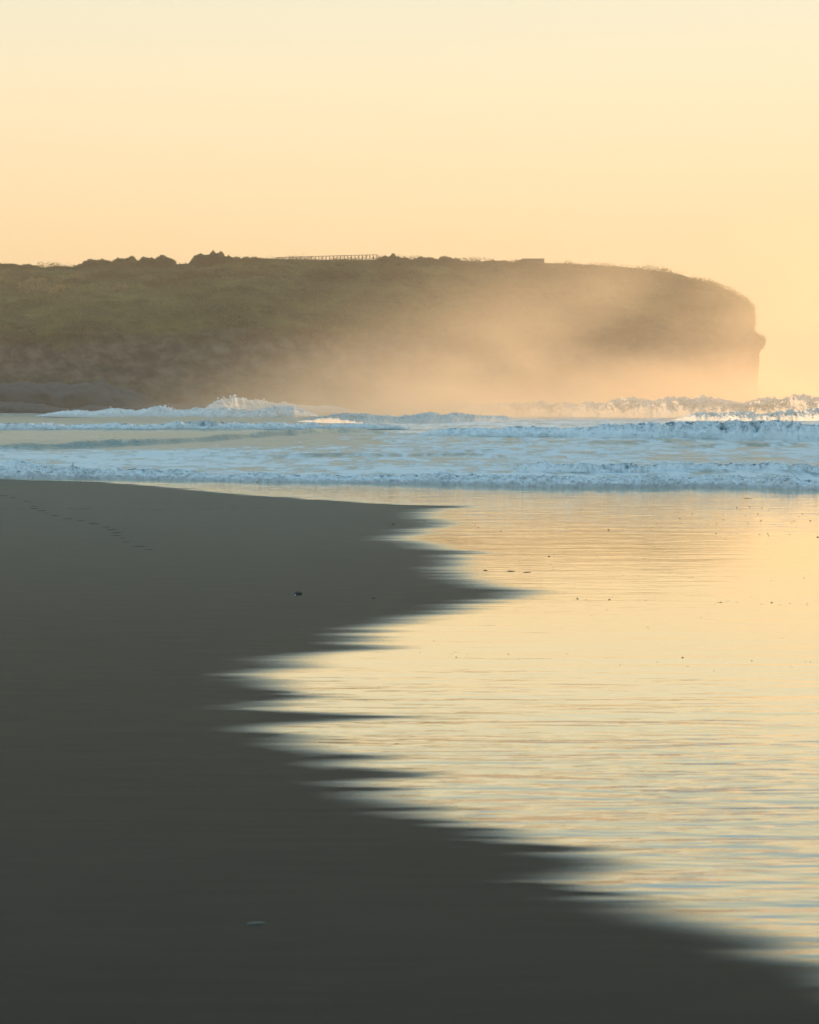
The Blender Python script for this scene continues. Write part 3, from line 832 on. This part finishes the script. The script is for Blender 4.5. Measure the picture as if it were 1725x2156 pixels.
# footprints: a pressed hollow with a pushed-up rim, parts of the beach
def print_me(seed):
    r = np.random.default_rng(seed)
    nr_, nc_ = 7, 16
    vs_ = []
    prof = [(0.0, .004), (.45, .005), (.7, .010), (.85, .026), (1.0, .034), (1.25, .018), (1.55, -.004)]
    for (rad, z_) in prof:
        for k in range(nc_):
            a_ = k / nc_ * 2 * math.pi
            j = 1 + r.normal(0, .07)
            vs_.append((.075 * rad * math.cos(a_) * j, .15 * rad * math.sin(a_) * j, z_ * (1 + r.normal(0, .2))))
    fs_ = []
    for i in range(nr_ - 1):
        for k in range(nc_):
            fs_.append((i * nc_ + k, i * nc_ + (k + 1) % nc_, (i + 1) * nc_ + (k + 1) % nc_, (i + 1) * nc_ + k))
    return mesh_np('footprint', np.array(vs_), np.array(fs_)[:, ::-1], attrs={'drier': np.full(len(vs_), .8)})
fps = [print_me(k) for k in range(3)]
for me in fps: me.materials.append(M_SAND)
STEPS = [(14,102),(57,110),(110,124),(124,130),(142,144),(148,154),(175,163),(195,173),(233,184),(284,197),(343,205),(395,218),(448,233),(473,244),(492,257),(490,268),(515,281),(533,295),(588,313),(627,327),
         (30,156),(89,155),(299,154),(345,155),(371,155),(597,157),(660,158),(688,156),(852,157),(887,156),(930,155),(988,155),(1100,153)]
for i, (a, b) in enumerate(STEPS):
    x_, y_ = map(float, ground(a / 2, 993.6 + b / 2))
    o = link('footprint', fps[i % 3], None, beach, (x_, y_, float(sand_z(x_, y_))))
    o.rotation_euler = (0, 0, R(-55) + random.uniform(-.4, .4))
    s_ = random.uniform(.55, .95); o.scale = (s_, s_, s_ * (.45 if i < 20 else .28))

# a gull far off over the headland
bxx, bzz = atdepth(1238, 295.5, 640)
def bird_me():
    vs_, fs_ = [], []
    sec = [(-.30, .01), (-.2, .05), (0, .075), (.15, .055), (.24, .035), (.30, .008)]
    for (q, r_) in sec:
        for k in range(8):
            a_ = k / 8 * 2 * math.pi
            vs_.append((q, math.cos(a_) * r_, math.sin(a_) * r_))
    for i in range(len(sec) - 1):
        for k in range(8):
            fs_.append((i * 8 + k, i * 8 + (k + 1) % 8, i * 8 + 8 + (k + 1) % 8, i * 8 + 8 + k))
    return mesh_np('body', np.array(vs_), np.array(fs_))
def wing_me(s):
    pts_ = [(.12, 0, .03, .17), (.10, .25, .16, .15), (.04, .5, .13, .11), (-.10, .72, .05, .02)]
    vs_, fs_ = [], []
    for (q, y_, z_, c_) in pts_:
        vs_ += [(q, s * y_, z_ + .012), (q - c_, s * y_, z_ + .006), (q - c_ * .5, s * y_, z_ - .012)]
    for i in range(3):
        for k in range(3):
            fs_.append((i * 3 + k, i * 3 + (k + 1) % 3, i * 3 + 3 + (k + 1) % 3, i * 3 + 3 + k))
    return mesh_np('wing', np.array(vs_), np.array(fs_))
gull = empty('gull', (float(bxx), 640, float(bzz)))
gull.rotation_euler = (R(18), 0, R(70))
tag(gull, 'tiny gull gliding alone in the sky above the headland', 'bird')
link('body', bird_me(), M_FEATHER, gull)
link('wing', wing_me(1), M_FEATHER, gull); link('wing', wing_me(-1), M_FEATHER, gull)

# ------------------------------------------------------------------ air: haze over the bay and spray drifting off the surf
def vol_box(name, lo, hi, mat):
    me = box_me(name, hi[0] - lo[0], hi[1] - lo[1], hi[2] - lo[2])
    o = link(name, me, mat, None, ((lo[0] + hi[0]) / 2, (lo[1] + hi[1]) / 2, lo[2]))
    return o
m = bpy.data.materials.new('sea_haze'); m.use_nodes = True
t = m.node_tree; t.nodes.clear()
o_ = t.nodes.new('ShaderNodeOutputMaterial')
pv = t.nodes.new('ShaderNodeVolumePrincipled')
pv.inputs['Color'].default_value = (0.95, 0.82, 0.62, 1)
pv.inputs['Density'].default_value = 0.00038
pv.inputs['Anisotropy'].default_value = 0.3
t.links.new(pv.outputs[0], o_.inputs['Volume'])
hz = vol_box('haze', (-2400, -320, -4), (2400, 2500, 95), m)
tag(hz, 'thin warm haze filling the air of the bay', 'haze', kind='stuff')

m = bpy.data.materials.new('drifting_spray'); m.use_nodes = True
t = m.node_tree; t.nodes.clear()
o_ = t.nodes.new('ShaderNodeOutputMaterial')
pv = t.nodes.new('ShaderNodeVolumePrincipled')
pv.inputs['Color'].default_value = (0.99, 0.82, 0.61, 1)  # warm sunlight tint painted into the spray's own colour
pv.inputs['Anisotropy'].default_value = 0.52
g = t.nodes.new('ShaderNodeNewGeometry'); sp = t.nodes.new('ShaderNodeSeparateXYZ'); t.links.new(g.outputs['Position'], sp.inputs[0])
x_, y_, z_ = sp.outputs
mp = t.nodes.new('ShaderNodeMapping'); mp.inputs['Rotation'].default_value = (0, R(32), 0); mp.inputs['Scale'].default_value = (0.020, 0.004, 0.036)
t.links.new(g.outputs['Position'], mp.inputs[0])
nz = t.nodes.new('ShaderNodeTexNoise'); nz.inputs['Scale'].default_value = 1.0; nz.inputs['Detail'].default_value = 3.0; nz.inputs['Roughness'].default_value = 0.5
t.links.new(mp.outputs[0], nz.inputs['Vector'])
lat = maprange(t, math_n(t, 'SUBTRACT', x_, math_n(t, 'MULTIPLY', z_, 1.7)), -78, 46, 0.0, 1.0)
hgt = math_n(t, 'ADD', 6.0, math_n(t, 'MULTIPLY', maprange(t, x_, -70, 40), 13.0))
fall = math_n(t, 'EXPONENT', math_n(t, 'MULTIPLY', math_n(t, 'DIVIDE', z_, hgt), -1.0))
yy = math_n(t, 'MULTIPLY', maprange(t, y_, 306, 355), maprange(t, y_, 520, 480))
xx = math_n(t, 'MULTIPLY', math_n(t, 'MULTIPLY', maprange(t, x_, 128, 96), maprange(t, x_, 45, 90, 1.0, 0.62)), maprange(t, z_, 46, 36))
nn = maprange(t, nz.outputs['Fac'], 0.40, 0.59, 0.10, 1.0)
d = math_n(t, 'MULTIPLY', math_n(t, 'MULTIPLY', fall, yy), math_n(t, 'MULTIPLY', math_n(t, 'MULTIPLY', lat, xx), nn))
low = math_n(t, 'MULTIPLY', math_n(t, 'EXPONENT', math_n(t, 'MULTIPLY', z_, -0.20)), math_n(t, 'MULTIPLY', math_n(t, 'MULTIPLY', maprange(t, x_, -38, 20), xx), yy))
d = math_n(t, 'ADD', d, math_n(t, 'MULTIPLY', low, 0.65))
t.links.new(math_n(t, 'MULTIPLY', d, 0.029), pv.inputs['Density'])
t.links.new(pv.outputs[0], o_.inputs['Volume'])
spr = vol_box('sea_spray', (-95, 304, 0.05), (130, 522, 47), m)
tag(spr, 'warm glowing mist of spray drifting off the surf in front of the headland', 'spray', kind='stuff')
